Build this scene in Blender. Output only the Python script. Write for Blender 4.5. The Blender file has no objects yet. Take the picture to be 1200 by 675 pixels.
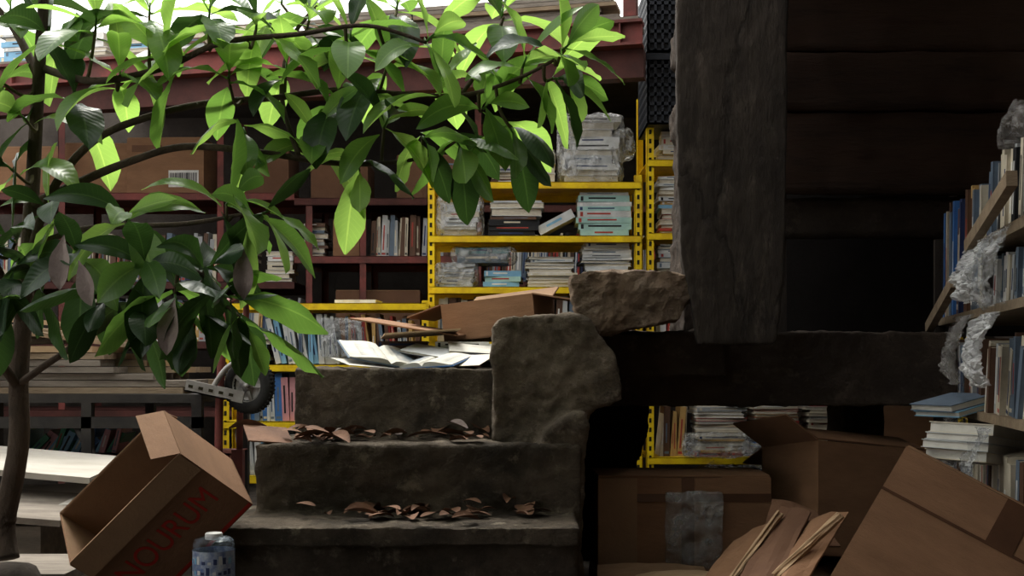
import bpy, math, random
from mathutils import Vector, Matrix, noise, Euler
random.seed(7)
R=random.random
def U(a,b): return a+(b-a)*random.random()
K=1333.333; CZ=0.75
def P(px,py,d):
    """photo measurement + estimated distance -> metres"""
    return Vector(((px-600)*d/K, d, CZ+(430-py)*d/K))
scene=bpy.context.scene
scene.view_settings.view_transform='Standard'
scene.view_settings.gamma=.90
scene.view_settings.exposure=.16

# ------------------------------------------------------------ materials
def newmat(name):
    m=bpy.data.materials.new(name); m.use_nodes=True
    nt=m.node_tree; b=nt.nodes['Principled BSDF']; return m,nt,b
def mat(name,c1,c2=None,scale=6,rough=.8,bump=.0,bscale=None,metal=0,detail=6,stain=None,coord='Object',stretch=None,spec=.3,crack=None,bdist=.02,speck=None):
    m,nt,b=newmat(name); N=nt.nodes; L=nt.links
    if c2 is None: c2=tuple(x*.8 for x in c1)
    tc=N.new('ShaderNodeTexCoord'); mp=N.new('ShaderNodeMapping'); L.new(tc.outputs[coord],mp.inputs[0])
    if stretch: mp.inputs['Scale'].default_value=stretch
    n=N.new('ShaderNodeTexNoise'); n.inputs['Scale'].default_value=scale; n.inputs['Detail'].default_value=detail; n.inputs['Roughness'].default_value=.65
    L.new(mp.outputs[0],n.inputs['Vector'])
    r=N.new('ShaderNodeValToRGB'); r.color_ramp.elements[0].position=.35; r.color_ramp.elements[1].position=.65
    r.color_ramp.elements[0].color=(*c1,1); r.color_ramp.elements[1].color=(*c2,1)
    L.new(n.outputs['Fac'],r.inputs['Fac']); out=r.outputs['Color']
    def overlay(out,col,sc,lo,hi,amt=1,vec=None):
        n2=N.new('ShaderNodeTexNoise'); n2.inputs['Scale'].default_value=sc; n2.inputs['Detail'].default_value=9; n2.inputs['Roughness'].default_value=.72
        L.new(vec or mp.outputs[0],n2.inputs['Vector'])
        r2=N.new('ShaderNodeValToRGB'); r2.color_ramp.elements[0].position=lo; r2.color_ramp.elements[1].position=hi
        r2.color_ramp.elements[1].color=(amt,amt,amt,1)
        L.new(n2.outputs['Fac'],r2.inputs['Fac'])
        mx=N.new('ShaderNodeMixRGB'); mx.inputs[2].default_value=(*col,1)
        L.new(r2.outputs['Color'],mx.inputs[0]); L.new(out,mx.inputs[1]); return mx.outputs[0]
    if stain: out=overlay(out,stain[0],stain[1],.46,.62,.85)
    if speck: out=overlay(out,speck[0],speck[1],.56,.66,.7)
    crk=None
    if crack:
        v=N.new('ShaderNodeTexVoronoi'); v.feature='DISTANCE_TO_EDGE'; v.inputs['Scale'].default_value=crack[0]
        w=N.new('ShaderNodeMixRGB'); w.blend_type='ADD'; w.inputs[0].default_value=.35
        L.new(mp.outputs[0],w.inputs[1]); L.new(n.outputs['Color'],w.inputs[2]); L.new(w.outputs[0],v.inputs['Vector'])
        r3=N.new('ShaderNodeValToRGB'); r3.color_ramp.elements[0].position=0; r3.color_ramp.elements[1].position=crack[1]
        L.new(v.outputs['Distance'],r3.inputs['Fac']); crk=r3.outputs['Color']
        mx=N.new('ShaderNodeMixRGB'); mx.blend_type='MULTIPLY'; mx.inputs[0].default_value=crack[2]
        L.new(out,mx.inputs[1]); L.new(crk,mx.inputs[2]); out=mx.outputs[0]
    L.new(out,b.inputs['Base Color'])
    b.inputs['Roughness'].default_value=rough; b.inputs['Metallic'].default_value=metal
    b.inputs['Specular IOR Level'].default_value=spec
    if bump:
        n3=N.new('ShaderNodeTexNoise'); n3.inputs['Scale'].default_value=bscale or scale*4; n3.inputs['Detail'].default_value=10; n3.inputs['Roughness'].default_value=.75
        L.new(mp.outputs[0],n3.inputs['Vector'])
        bp=N.new('ShaderNodeBump'); bp.inputs['Strength'].default_value=bump; bp.inputs['Distance'].default_value=bdist
        L.new(n3.outputs['Fac'],bp.inputs['Height'])
        if crk is not None:
            bp2=N.new('ShaderNodeBump'); bp2.inputs['Strength'].default_value=.5; bp2.inputs['Distance'].default_value=.008
            L.new(crk,bp2.inputs['Height']); L.new(bp.outputs[0],bp2.inputs['Normal']); bp=bp2
        L.new(bp.outputs[0],b.inputs['Normal'])
    return m
M={}
M['conc']=mat('weathered_concrete',(.085,.067,.049),(.19,.150,.108),5,.95,1,38,stain=((.038,.030,.021),3.2),speck=((.32,.27,.20),14),bdist=.03)
M['concl']=mat('cement_render',(.17,.133,.096),(.30,.245,.18),7,.95,1,30,stain=((.075,.058,.042),3.6),speck=((.40,.33,.26),12),bdist=.03)
M['stone']=mat('broken_stone',(.19,.127,.082),(.31,.23,.165),8,.95,1,24,stain=((.10,.068,.046),5),speck=((.42,.33,.25),10),bdist=.025)
M['rubble']=mat('dark_rubble',(.05,.038,.03),(.11,.083,.063),8,.95,1,24,stain=((.025,.019,.015),5),bdist=.02)
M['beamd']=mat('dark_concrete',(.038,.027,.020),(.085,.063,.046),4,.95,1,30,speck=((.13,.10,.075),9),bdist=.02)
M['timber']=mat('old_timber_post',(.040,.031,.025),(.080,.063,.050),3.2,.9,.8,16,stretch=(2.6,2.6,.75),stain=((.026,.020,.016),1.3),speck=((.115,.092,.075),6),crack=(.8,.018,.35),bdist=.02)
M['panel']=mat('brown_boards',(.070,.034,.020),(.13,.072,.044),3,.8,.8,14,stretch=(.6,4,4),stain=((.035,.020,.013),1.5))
M['dark']=mat('shade_black_wall',(.012,.009,.008),(.02,.016,.014),4,.95,.4)  # near-black colour stands in for shade in the recess and under the landing
M['wall']=mat('plaster_wall',(.06,.05,.04),(.12,.10,.085),3,.95,.5,20)
M['wallb']=mat('back_plaster',(.04,.033,.028),(.08,.068,.058),3,.95,.5,20)
M['floor']=mat('dirt_floor',(.05,.04,.032),(.12,.10,.08),6,.95,.8,40)
M['yellow']=mat('yellow_enamel',(.83,.61,.015),(.72,.50,.012),12,.45,.1,60,stain=((.60,.38,.02),9))
M['hole']=mat('slot_shadow',(.03,.025,.01),None,5,.9)
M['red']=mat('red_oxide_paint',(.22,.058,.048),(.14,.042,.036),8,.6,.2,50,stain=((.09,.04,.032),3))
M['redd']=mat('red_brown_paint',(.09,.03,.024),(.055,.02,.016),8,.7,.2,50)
M['card']=mat('cardboard',(.27,.15,.082),(.21,.115,.062),4,.85,.25,25,stretch=(1,1,3))
M['cardd']=mat('cardboard_dark',(.16,.085,.048),(.12,.062,.036),4,.85,.25,25)
M['cardin']=mat('cardboard_inside',(.30,.19,.11),(.23,.145,.085),4,.9,.3,20)
M['cardo']=mat('cardboard_pale',(.45,.32,.20),(.37,.26,.155),4,.9,.3,20)
M['tape']=mat('packing_tape',(.085,.043,.025),(.11,.055,.03),8,.25,.1,30,spec=.6)
M['page']=mat('book_pages',(.60,.55,.45),(.48,.43,.34),60,.9,.3,200,stretch=(1,1,6))
M['wood']=mat('plank_wood',(.30,.23,.155),(.21,.155,.10),5,.8,.4,30,stretch=(1,5,5))
M['woodg']=mat('grey_plank',(.27,.235,.195),(.165,.14,.115),5,.85,.4,30,stretch=(1,5,5))
M['pale']=mat('pale_board',(.48,.45,.40),(.38,.35,.30),3,.85,.3,30,stretch=(1,4,4))
M['black']=mat('black_plastic',(.012,.013,.016),(.02,.02,.024),6,.5,.1)
M['crate']=mat('crate_plastic',(.022,.025,.032),(.035,.038,.045),6,.5,.1)
M['sack']=mat('black_sacking',(.012,.010,.009),(.022,.019,.016),6,.9,.8,24,spec=.15)
M['rubber']=mat('tyre_rubber',(.02,.02,.02),(.035,.033,.03),20,.8,.3,90)
M['steel']=mat('dull_steel',(.35,.34,.32),(.22,.205,.19),15,.45,.2,60,metal=.5)
M['dsteel']=mat('dark_steel',(.03,.028,.027),(.05,.045,.04),15,.6,.2,60,metal=.3)
M['bark']=mat('loquat_bark',(.065,.045,.03),(.12,.088,.062),14,.9,.8,60,stretch=(1,1,.5))
M['twig']=mat('twig_bark',(.09,.075,.035),(.13,.10,.06),20,.8,.4,60)
M['dead']=mat('dead_leaf',(.20,.105,.06),(.11,.055,.032),10,.8,.4,50)
M['deadg']=mat('dead_leaf_grey',(.30,.25,.22),(.20,.155,.14),10,.8,.4,50)
M['redink']=mat('red_print',(.45,.03,.02),(.38,.03,.018),20,.8)
M['white']=mat('white_label',(.75,.74,.70),(.66,.65,.62),20,.8)
M['oldpaper']=mat('aged_paper',(.60,.58,.52),(.46,.44,.39),9,.85,.2,40)
M['photo']=mat('printed_photo_page',(.10,.15,.20),(.50,.47,.42),16,.4,.05,40,spec=.5)
M['blk']=mat('black_print',(.02,.02,.02),None,20,.8)
M['canb']=mat('blue_bottle_label',(.05,.10,.26),(.40,.44,.48),38,.35,.1,40,spec=.6)
pal=dict(white=(.70,.69,.66),cream=(.60,.54,.42),grey=(.36,.37,.37),navy=(.03,.045,.12),blue=(.06,.17,.40),sky=(.22,.42,.58),
 teal=(.06,.22,.24),pteal=(.36,.54,.50),brown=(.12,.065,.04),blackc=(.02,.02,.022),redc=(.38,.06,.045),pink=(.56,.28,.29),green=(.06,.26,.14),ochre=(.50,.32,.12),lgrey=(.54,.55,.54),slate=(.13,.17,.22))
for k,c in pal.items(): M[k]=mat('cover_'+k,c,tuple(x*.78 for x in c),18,.5,.05,60)
def plastic(name,col,fac):
    m,nt,b=newmat(name); N=nt.nodes; L=nt.links
    b.inputs['Base Color'].default_value=(*col,1); b.inputs['Roughness'].default_value=.2
    b.inputs['Specular IOR Level'].default_value=.8
    tr=N.new('ShaderNodeBsdfTransparent'); tr.inputs[0].default_value=(.96,.97,.98,1)
    mx=N.new('ShaderNodeMixShader')
    n=N.new('ShaderNodeTexNoise'); n.inputs['Scale'].default_value=14; n.inputs['Detail'].default_value=5
    tc=N.new('ShaderNodeTexCoord'); L.new(tc.outputs['Object'],n.inputs['Vector'])
    mr=N.new('ShaderNodeMapRange'); mr.inputs[1].default_value=.38; mr.inputs[2].default_value=.66; mr.inputs[3].default_value=max(.05,fac-.2); mr.inputs[4].default_value=fac+.25
    L.new(n.outputs['Fac'],mr.inputs[0]); L.new(mr.outputs[0],mx.inputs[0])
    L.new(tr.outputs[0],mx.inputs[1]); L.new(b.outputs[0],mx.inputs[2])
    n4=N.new('ShaderNodeTexVoronoi'); n4.inputs['Scale'].default_value=14; n4.distance='MANHATTAN'
    mw=N.new('ShaderNodeMixRGB'); mw.blend_type='ADD'; mw.inputs[0].default_value=.2
    L.new(tc.outputs['Object'],mw.inputs[1]); L.new(n.outputs['Color'],mw.inputs[2]); L.new(mw.outputs[0],n4.inputs['Vector'])
    bp=N.new('ShaderNodeBump'); bp.inputs['Strength'].default_value=.6; bp.inputs['Distance'].default_value=.02
    L.new(n4.outputs['Distance'],bp.inputs['Height']); L.new(bp.outputs[0],b.inputs['Normal'])
    L.new(mx.outputs[0],nt.nodes['Material Output'].inputs['Surface']); return m
M['film']=plastic('plastic_film',(.55,.55,.54),.26)
M['filmd']=plastic('plastic_film_dusty',(.30,.28,.26),.34)
M['bag']=plastic('white_plastic_bag',(.66,.66,.65),.62)
M['clear']=plastic('clear_bottle_plastic',(.35,.42,.50),.25)
def leafmat(name,base,trans,tf):
    m,nt,b=newmat(name); N=nt.nodes; L=nt.links
    def mth(op,a,bv=None):
        n=N.new('ShaderNodeMath'); n.operation=op
        for i,x in enumerate((a,bv)):
            if x is None: continue
            if isinstance(x,(int,float)): n.inputs[i].default_value=x
            else: L.new(x,n.inputs[i])
        return n.outputs[0]
    uv=N.new('ShaderNodeUVMap'); sp=N.new('ShaderNodeSeparateXYZ'); L.new(uv.outputs[0],sp.inputs[0])
    u=sp.outputs[0]; av=mth('ABSOLUTE',mth('SUBTRACT',sp.outputs[1],.5))
    mid=mth('LESS_THAN',av,.03)
    lat=mth('SINE',mth('MULTIPLY',mth('SUBTRACT',u,mth('MULTIPLY',av,.30)),95.0))
    latm=mth('GREATER_THAN',lat,.9)
    vein=mth('MAXIMUM',mid,mth('MULTIPLY',latm,.2))
    def colmix(c,amt):
        mx=N.new('ShaderNodeMixRGB'); mx.inputs[1].default_value=(*c,1)
        mx.inputs[2].default_value=(min(1,c[0]*1.6+.03),min(1,c[1]*1.4+.04),c[2]*1.4+.02,1)
        L.new(mth('MULTIPLY',vein,amt),mx.inputs[0]); return mx.outputs[0]
    L.new(colmix(base,.8),b.inputs['Base Color'])
    b.inputs['Roughness'].default_value=.34; b.inputs['Specular IOR Level'].default_value=.4
    bp=N.new('ShaderNodeBump'); bp.inputs['Strength'].default_value=.07; bp.inputs['Distance'].default_value=.002
    L.new(lat,bp.inputs['Height']); L.new(bp.outputs[0],b.inputs['Normal'])
    t=N.new('ShaderNodeBsdfTranslucent'); L.new(colmix(trans,.6),t.inputs['Color'])
    mx=N.new('ShaderNodeMixShader'); mx.inputs[0].default_value=tf
    L.new(b.outputs[0],mx.inputs[1]); L.new(t.outputs[0],mx.inputs[2])
    L.new(mx.outputs[0],N['Material Output'].inputs['Surface']); return m
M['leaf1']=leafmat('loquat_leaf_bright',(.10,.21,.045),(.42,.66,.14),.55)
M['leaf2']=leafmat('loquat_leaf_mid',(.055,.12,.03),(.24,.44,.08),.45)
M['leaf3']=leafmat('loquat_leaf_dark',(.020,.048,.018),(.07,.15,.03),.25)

# ------------------------------------------------------------ mesh builder
class MB:
    def __init__(s): s.v=[];s.f=[];s.fm=[];s.mats=[];s.uv=[];s.sm=[]
    def mi(s,m):
        m=M[m] if isinstance(m,str) else m
        if m not in s.mats: s.mats.append(m)
        return s.mats.index(m)
    def add(s,vs,fs,m,uvs=None,smooth=False,T=None):
        o=len(s.v); k=s.mi(m)
        for v in vs: s.v.append(T@Vector(v) if T is not None else Vector(v))
        for i,f in enumerate(fs):
            s.f.append([a+o for a in f]); s.fm.append(k); s.sm.append(smooth)
            s.uv.append(uvs[i] if uvs else None)
    def box(s,lo,hi,m,T=None):
        x0,y0,z0=lo;x1,y1,z1=hi
        s.add([(x0,y0,z0),(x1,y0,z0),(x1,y1,z0),(x0,y1,z0),(x0,y0,z1),(x1,y0,z1),(x1,y1,z1),(x0,y1,z1)],
          [(0,3,2,1),(4,5,6,7),(0,1,5,4),(1,2,6,5),(2,3,7,6),(3,0,4,7)],m,T=T)
    def prism(s,out,y0,y1,m,shrink=1.0):
        n=len(out);cx=sum(p[0] for p in out)/n;cz=sum(p[1] for p in out)/n
        a=sum(out[i][0]*out[(i+1)%n][1]-out[(i+1)%n][0]*out[i][1] for i in range(n))
        if a<0: out=out[::-1]
        vs=[(x,y0,z) for x,z in out]+[(cx+(x-cx)*shrink,y1,cz+(z-cz)*shrink) for x,z in out]
        fs=[tuple(range(n)),tuple(reversed(range(n,2*n)))]
        for i in range(n): fs.append((i,n+i,n+(i+1)%n,(i+1)%n))
        s.add(vs,fs,m)
    def rbox(s,lo,hi,m,r=.02,amp=.01,cell=.04,fs=6,seed=0,T=None,smooth=True,ridge=False):
        lo=Vector(lo);hi=Vector(hi);sz=hi-lo
        n=[max(2,min(60,int(round(sz[i]/cell)))) for i in range(3)]
        idx={};vs=[];fc=[]
        r=min(r,min(sz)*.45)
        def g(i,j,k):
            key=(i,j,k)
            if key in idx: return idx[key]
            p=Vector((lo[0]+sz[0]*i/n[0],lo[1]+sz[1]*j/n[1],lo[2]+sz[2]*k/n[2]))
            c=Vector([min(max(p[a],lo[a]+r),hi[a]-r) for a in range(3)])
            d=p-c
            if d.length>1e-6: p=c+d.normalized()*r if sum(abs(x)>1e-6 for x in d)>1 else p
            q=p*fs+Vector((seed*13.1,seed*7.7,seed*3.3))
            nv=noise.noise_vector(q)+.5*noise.noise_vector(q*2.3)+.25*noise.noise_vector(q*5.1)
            if ridge:
                nv=nv*.8+Vector([abs(x)*1.8-.4 for x in noise.noise_vector(q*1.7)])+Vector([abs(x)*.9-.2 for x in noise.noise_vector(q*4.1)])
            p=p+nv*amp
            idx[key]=len(vs);vs.append(p);return idx[key]
        for a in range(3):
            b,c=(a+1)%3,(a+2)%3
            for side in (0,n[a]):
                for i in range(n[b]):
                    for j in range(n[c]):
                        q=[]
                        for (di,dj) in ((0,0),(1,0),(1,1),(0,1)):
                            k=[0,0,0];k[a]=side;k[b]=i+di;k[c]=j+dj;q.append(g(*k))
                        if side==0:q.reverse()
                        fc.append(q)
        s.add(vs,fc,m,smooth=smooth,T=T)
    def tube(s,pts,rad,m,seg=8,sub=4,T=None,cap=True):
        pts=[Vector(p) for p in pts]
        if not isinstance(rad,(list,tuple)): rad=[rad]*len(pts)
        P_=[];R_=[]
        n=len(pts)
        for i in range(n-1):
            p0=pts[max(i-1,0)];p1=pts[i];p2=pts[i+1];p3=pts[min(i+2,n-1)]
            for k in range(sub):
                t=k/sub
                P_.append(.5*((2*p1)+(p2-p0)*t+(2*p0-5*p1+4*p2-p3)*t*t+(3*p1-p0-3*p2+p3)*t**3))
                R_.append(rad[i]*(1-t)+rad[i+1]*t)
        P_.append(pts[-1]);R_.append(rad[-1])
        up=Vector((.13,.21,.97)) ; vs=[];fs=[]
        for i,p in enumerate(P_):
            d=(P_[min(i+1,len(P_)-1)]-P_[max(i-1,0)]).normalized()
            a=d.cross(up)
            if a.length<.1:a=d.cross(Vector((1,0,0)))
            a.normalize();b=d.cross(a)
            for k in range(seg):
                th=2*math.pi*k/seg
                vs.append(p+(a*math.cos(th)+b*math.sin(th))*R_[i])
        for i in range(len(P_)-1):
            for k in range(seg):
                fs.append((i*seg+k,(i+1)*seg+k,(i+1)*seg+(k+1)%seg,i*seg+(k+1)%seg))
        if cap:
            fs.append(tuple(range(seg)));fs.append(tuple((len(P_)-1)*seg+k for k in reversed(range(seg))))
        s.add(vs,fs,m,smooth=True,T=T)
        return P_
    def lathe(s,prof,m,seg=28,T=None):
        vs=[];fs=[]
        for (r,z) in prof:
            for k in range(seg):
                th=2*math.pi*k/seg;vs.append((r*math.cos(th),r*math.sin(th),z))
        for i in range(len(prof)-1):
            for k in range(seg):
                fs.append((i*seg+k,i*seg+(k+1)%seg,(i+1)*seg+(k+1)%seg,(i+1)*seg+k))
        s.add(vs,fs,m,smooth=True,T=T)
    def build(s,name,parent=None,matrix=None,bevel=0):
        me=bpy.data.meshes.new(name)
        if matrix is None:
            lo=Vector([min(v[i] for v in s.v) for i in range(3)]);hi=Vector([max(v[i] for v in s.v) for i in range(3)])
            c=Vector(((lo.x+hi.x)/2,(lo.y+hi.y)/2,lo.z)); matrix=Matrix.Translation(c); vs=[v-c for v in s.v]
        else: vs=s.v
        me.from_pydata([tuple(v) for v in vs],[],s.f)
        for m in s.mats: me.materials.append(m)
        me.polygons.foreach_set('material_index',s.fm)
        me.polygons.foreach_set('use_smooth',s.sm)
        if any(u is not None for u in s.uv):
            l=me.uv_layers.new(name='UVMap')
            for p,u in zip(me.polygons,s.uv):
                for k,li in enumerate(p.loop_indices): l.data[li].uv=u[k] if u else (0,0)
        me.validate();me.update()
        o=bpy.data.objects.new(name,me);scene.collection.objects.link(o)
        o.matrix_world=matrix
        if parent:
            o.parent=parent; o.matrix_parent_inverse=parent.matrix_world.inverted()
        return o
def weather(o,voxel,disps,smooth=True):
    m=o.modifiers.new('fuse','REMESH');m.mode='VOXEL';m.voxel_size=voxel;m.use_smooth_shade=smooth
    for i,(size,st,tp) in enumerate(disps):
        t=bpy.data.textures.new('rough',tp);t.noise_scale=size
        if tp=='CLOUDS': t.noise_depth=3
        d=o.modifiers.new('erode','DISPLACE');d.texture=t;d.strength=st;d.mid_level=.5;d.texture_coords='LOCAL'
    return o
def frame(o,x,y,z):
    m=Matrix.Identity(4)
    for i,a in enumerate((x,y,z)):
        for r in range(3): m[r][i]=a[r]
    for r in range(3): m[r][3]=o[r]
    return m
def rot(loc,rx=0,ry=0,rz=0): return Matrix.Translation(Vector(loc))@Euler((math.radians(rx),math.radians(ry),math.radians(rz))).to_matrix().to_4x4()

# ------------------------------------------------------------ books
def book(mb,T,w,h,t,cov,label=None,pg='page'):
    c=min(.0025,t*.15)
    mb.box((0,0,0),(w,h,c),cov,T); mb.box((0,0,t-c),(w,h,t),cov,T); mb.box((-c*.5,0,0),(c,h,t),cov,T)
    mb.box((c,.003,c),(w-.004,h-.003,t-c),pg,T)
    if label and t>.012:
        a=h*U(.15,.3);b=h*U(.6,.85)
        mb.box((-c*.5-.0008,a,t*.3),(-c*.5,b,t*.55),label,T)
        if R()<.5: mb.box((-c*.5-.0008,h*.05,t*.15),(-c*.5,h*.1,t*.85),label,T)
LAB=['white','cream','blackc','redc','navy','slate']
def stack(name,x0,x1,yf,z0,z1,covs,t=(.015,.035),spine=.6,depth=.2,jit=.012,yaw=0,rz=5):
    mb=MB();z=z0;cx=(x0+x1)/2;L=x1-x0
    while z<z1-.006:
        th=min(U(*t),z1-z); l=L*U(.82,1.0); w=depth*U(.85,1)
        a=math.radians(yaw+U(-rz,rz)); ox=cx+U(-jit,jit);oy=yf+U(0,jit)
        sp=R()<spine
        if sp: T=Matrix.Translation((ox,oy,z))@Matrix.Rotation(a,4,'Z')@frame((-l/2,0,0),(0,1,0),(1,0,0),(0,0,-1))@Matrix.Translation((0,0,-th))
        else: T=Matrix.Translation((ox,oy,z))@Matrix.Rotation(a,4,'Z')@frame((-l/2,w,0),(0,-1,0),(1,0,0),(0,0,1))
        c=random.choice(covs)
        book(mb,T,w,l,th,c,random.choice([x for x in LAB if x!=c]))
        z+=th+.0006
    return mb.build(name)
def row(name,x0,x1,yf,z0,h,covs,t=(.012,.035),lean=4,depth=.18,hv=.15,T0=None,spine=.9):
    mb=MB();x=x0
    while x<x1-.01:
        th=min(U(*t),x1-x);hh=h*U(1-hv,1)
        a=math.radians(U(0,1)*lean)
        w=depth*U(.85,1)
        T=Matrix.Translation((x,yf+U(0,.02),z0))@Matrix.Rotation(a,4,'Y')@frame((0,0,0),(0,1,0),(0,0,1),(1,0,0))
        if T0 is not None: T=T0@T
        c=random.choice(covs)
        book(mb,T,w,hh,th,c,random.choice([q for q in LAB if q!=c]) if R()<.8 else None)
        x+=th+.0008+ (0 if R()<.9 else .01)
    return mb.build(name)
def wrap(name,lo,hi,m='film',amp=.010,seed=1,T=None,cell=.014,r=.03,smooth=False,fs=11):
    mb=MB();mb.rbox(lo,hi,m,r=r,amp=amp,cell=cell,fs=fs,seed=seed,smooth=smooth,ridge=True,T=T)
    return mb.build(name)
# ------------------------------------------------------------ cardboard box
def carton(name,w,d,h,T,flaps=(120,120,120,120),m='card',mi='cardin',fl=None,tape=False,extra=None,label=False):
    mb=MB();t=.005
    mb.box((-w/2,-d/2,0),(w/2,d/2,t),m)
    mb.box((-w/2,-d/2,0),(w/2,-d/2+t,h),m);mb.box((-w/2,d/2-t,0),(w/2,d/2,h),m)
    mb.box((-w/2,-d/2+t,0),(-w/2+t,d/2-t,h),m);mb.box((w/2-t,-d/2+t,0),(w/2,d/2-t,h),m)
    e=.0012
    mb.box((-w/2+t,-d/2+t,t),(w/2-t,d/2-t,t+e),mi)
    mb.box((-w/2+t,-d/2+t,t),(w/2-t,-d/2+t+e,h),mi);mb.box((-w/2+t,d/2-t-e,t),(w/2-t,d/2-t,h),mi)
    mb.box((-w/2+t,-d/2+t,t),(-w/2+t+e,d/2-t,h),mi);mb.box((w/2-t-e,-d/2+t,t),(w/2-t,d/2-t,h),mi)
    fl=fl or min(w,d)/2
    for k,a in enumerate(flaps):
        if a is None: continue
        ang=math.radians(a)
        o=[Vector((1,0,0)),Vector((-1,0,0)),Vector((0,1,0)),Vector((0,-1,0))][k]
        hp=Vector((o.x*w/2,o.y*d/2,h)) - o*t*.5
        dirv=o*math.sin(ang)+Vector((0,0,1))*math.cos(ang)
        side=Vector((-o.y,o.x,0)); nrm=dirv.cross(side)
        ww=(d if k<2 else w)-.006
        F=frame(hp+Vector((0,0,.0015*k)),side,dirv,nrm)
        L=fl
        mb.box((-ww/2,0,-t/2),(ww/2,L,0),m,F);mb.box((-ww/2+.001,0,0),(ww/2-.001,L,t/2),mi,F)
    if tape:
        mb.box((-w/2-.001,-.03,h+.006),(w/2+.001,.03,h+.008),'tape')
        for s in(-1,1): mb.box((s*w/2-.0015,-.03,h*.72),(s*w/2+.0015,.03,h+.007),'tape')
    if extra: extra(mb)
    return mb.build(name,matrix=T)

# ============================================================ SHELL
def slab(name,lo,hi,m):
    mb=MB();mb.box(lo,hi,m);return mb.build(name)
slab('floor',(-4.2,-1.6,-.1),(3.2,9.0,0),'floor')
slab('wall_back',(-4.2,8.0,0),(3.2,8.2,2.60),'wallb')
slab('wall_left',(-4.2,1.0,0),(-4.0,8.0,1.9),'wall')
slab('wall_right',(2.35,-1.6,0),(2.5,8.0,3.2),'wall')
slab('wall_front',(-4.2,-1.8,0),(3.2,-1.6,3.2),'wall')
slab('light_block_ceiling',(-4.2,-1.6,2.95),(3.2,1.25,3.05),'wall')  # unseen slab over the viewpoint, its reach set to darken front faces
slab('ceiling_stairwell',(.48,1.25,2.95),(2.35,5.0,3.05),'wall')
slab('storeroom_shade_ceiling',(-2.6,6.30,2.50),(2.35,8.0,2.58),'wallb')  # roof slab added to keep the back zone dark

def X(px,d=5.5):return (px-600)*d/K
def Z(py,d=5.5):return CZ+(430-py)*d/K
def outl(pts,d): return [(X(a,d),Z(b,d)) for a,b in pts]
# ---------------- staircase
x0=-.80
mb=MB()
mb.box((-1.35,2.62,0),(.19,3.10,.14),'conc')
mb.box((x0,3.035,.05),(.175,3.5,.31),'conc')
mb.box((x0-.015,3.0,.275),(.18,3.5,.326),'conc')
mb.box((-.745,3.3,.25),(.20,3.8,.525),'conc')
mb.box((-.69,3.6,.45),(-.03,4.35,.745),'conc')
weather(mb.build('stone_staircase'),.0085,[(.16,.018,'CLOUDS'),(.045,.013,'CLOUDS'),(.012,.005,'CLOUDS')])
mb=MB()
mb.prism(outl([(577,382),(583,373),(615,370),(668,369),(690,374),(704,392),(722,412),(730,470),(700,478),(688,486),(684,560),(682,720),(600,720),(600,530),(578,520)],3.42),3.42,4.0,'concl')
mb.prism(outl([(617,560),(622,530),(640,505),(660,490),(684,484),(688,500),(684,600),(680,640),(622,640)],3.33),3.31,3.7,'concl')
weather(mb.build('stair_parapet'),.0085,[(.16,.040,'CLOUDS'),(.05,.016,'CLOUDS'),(.012,.006,'CLOUDS')])
mb=MB()
mb.prism(outl([(667,322),(692,318),(720,320),(752,316),(786,319),(806,326),(812,345),(804,356),(796,374),(768,380),(742,386),(712,391),(688,392),(680,374),(671,352)],3.5),3.47,3.76,'stone',.92)
weather(mb.build('broken_stone_block'),.008,[(.09,.028,'CLOUDS'),(.05,.020,'VORONOI'),(.014,.006,'CLOUDS')],smooth=False)
mb=MB()
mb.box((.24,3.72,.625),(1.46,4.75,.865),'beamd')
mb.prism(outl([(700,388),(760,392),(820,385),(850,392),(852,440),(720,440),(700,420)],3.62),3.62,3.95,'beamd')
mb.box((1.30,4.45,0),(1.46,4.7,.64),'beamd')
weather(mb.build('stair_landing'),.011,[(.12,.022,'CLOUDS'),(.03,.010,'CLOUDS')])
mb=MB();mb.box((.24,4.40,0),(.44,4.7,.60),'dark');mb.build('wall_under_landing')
# timber post
mb=MB()
zb=Z(403,3.45);zk=Z(300,3.45);zt=2.93
def ring(z,a,b): return [(X(a,3.45),3.45,z),(X(b,3.45),3.45,z),(X(b,3.45),3.60,z),(X(a,3.45)+.02,3.60,z)]
rs=[ring(zb,817,910),ring(Z(370,3.45),813,915),ring(zk,798,920),ring(Z(150,3.45),793,923),ring(zt,790,926)]
vs=sum(rs,[]);fs=[(3,2,1,0),(16,17,18,19)]
for i in range(4):
    for k in range(4): fs.append((i*4+k,i*4+(k+1)%4,(i+1)*4+(k+1)%4,(i+1)*4+k))
mb.add(vs,fs,'timber')
weather(mb.build('timber_post'),.009,[(.15,.012,'CLOUDS'),(.03,.008,'CLOUDS')])
# rubble pier behind post
mb=MB();z=.87;k=0
while z<2.82:
    h=U(.10,.22)
    mb.box((.588+U(-.022,.012),3.80,z),(.80,4.12,min(2.9,z+h-.008)),'rubble');z+=h;k+=1
mb.box((.60,3.83,.87),(.79,4.10,2.93),'rubble')
weather(mb.build('rubble_stone_pier'),.012,[(.08,.020,'CLOUDS'),(.03,.012,'CLOUDS')])
# board wall
mb=MB()
zs=[Z(y,4.4) for y in (278,228,130,60,-15,-90)]+[2.94]
for a,(u,v) in enumerate(zip(zs[:-1],zs[1:])):
    mb.rbox((.85,4.4+ (.05 if a==0 else 0)+(a%2)*.012,u+.004),(2.3,4.46+(.05 if a==0 else 0),v-.003),'panel' if a else 'beamd',r=.006,amp=.008,cell=.03,seed=30+a)  # lowest, set-back board takes a darker colour to imitate shade
for x in (1.0,1.75): mb.box((x,4.475,.87),(x+.08,4.56,2.94),'timber')
mb.build('wall_boards')
slab('wall_recess',(.80,4.80,.88),(2.3,4.86,2.94),'dark')

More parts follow.
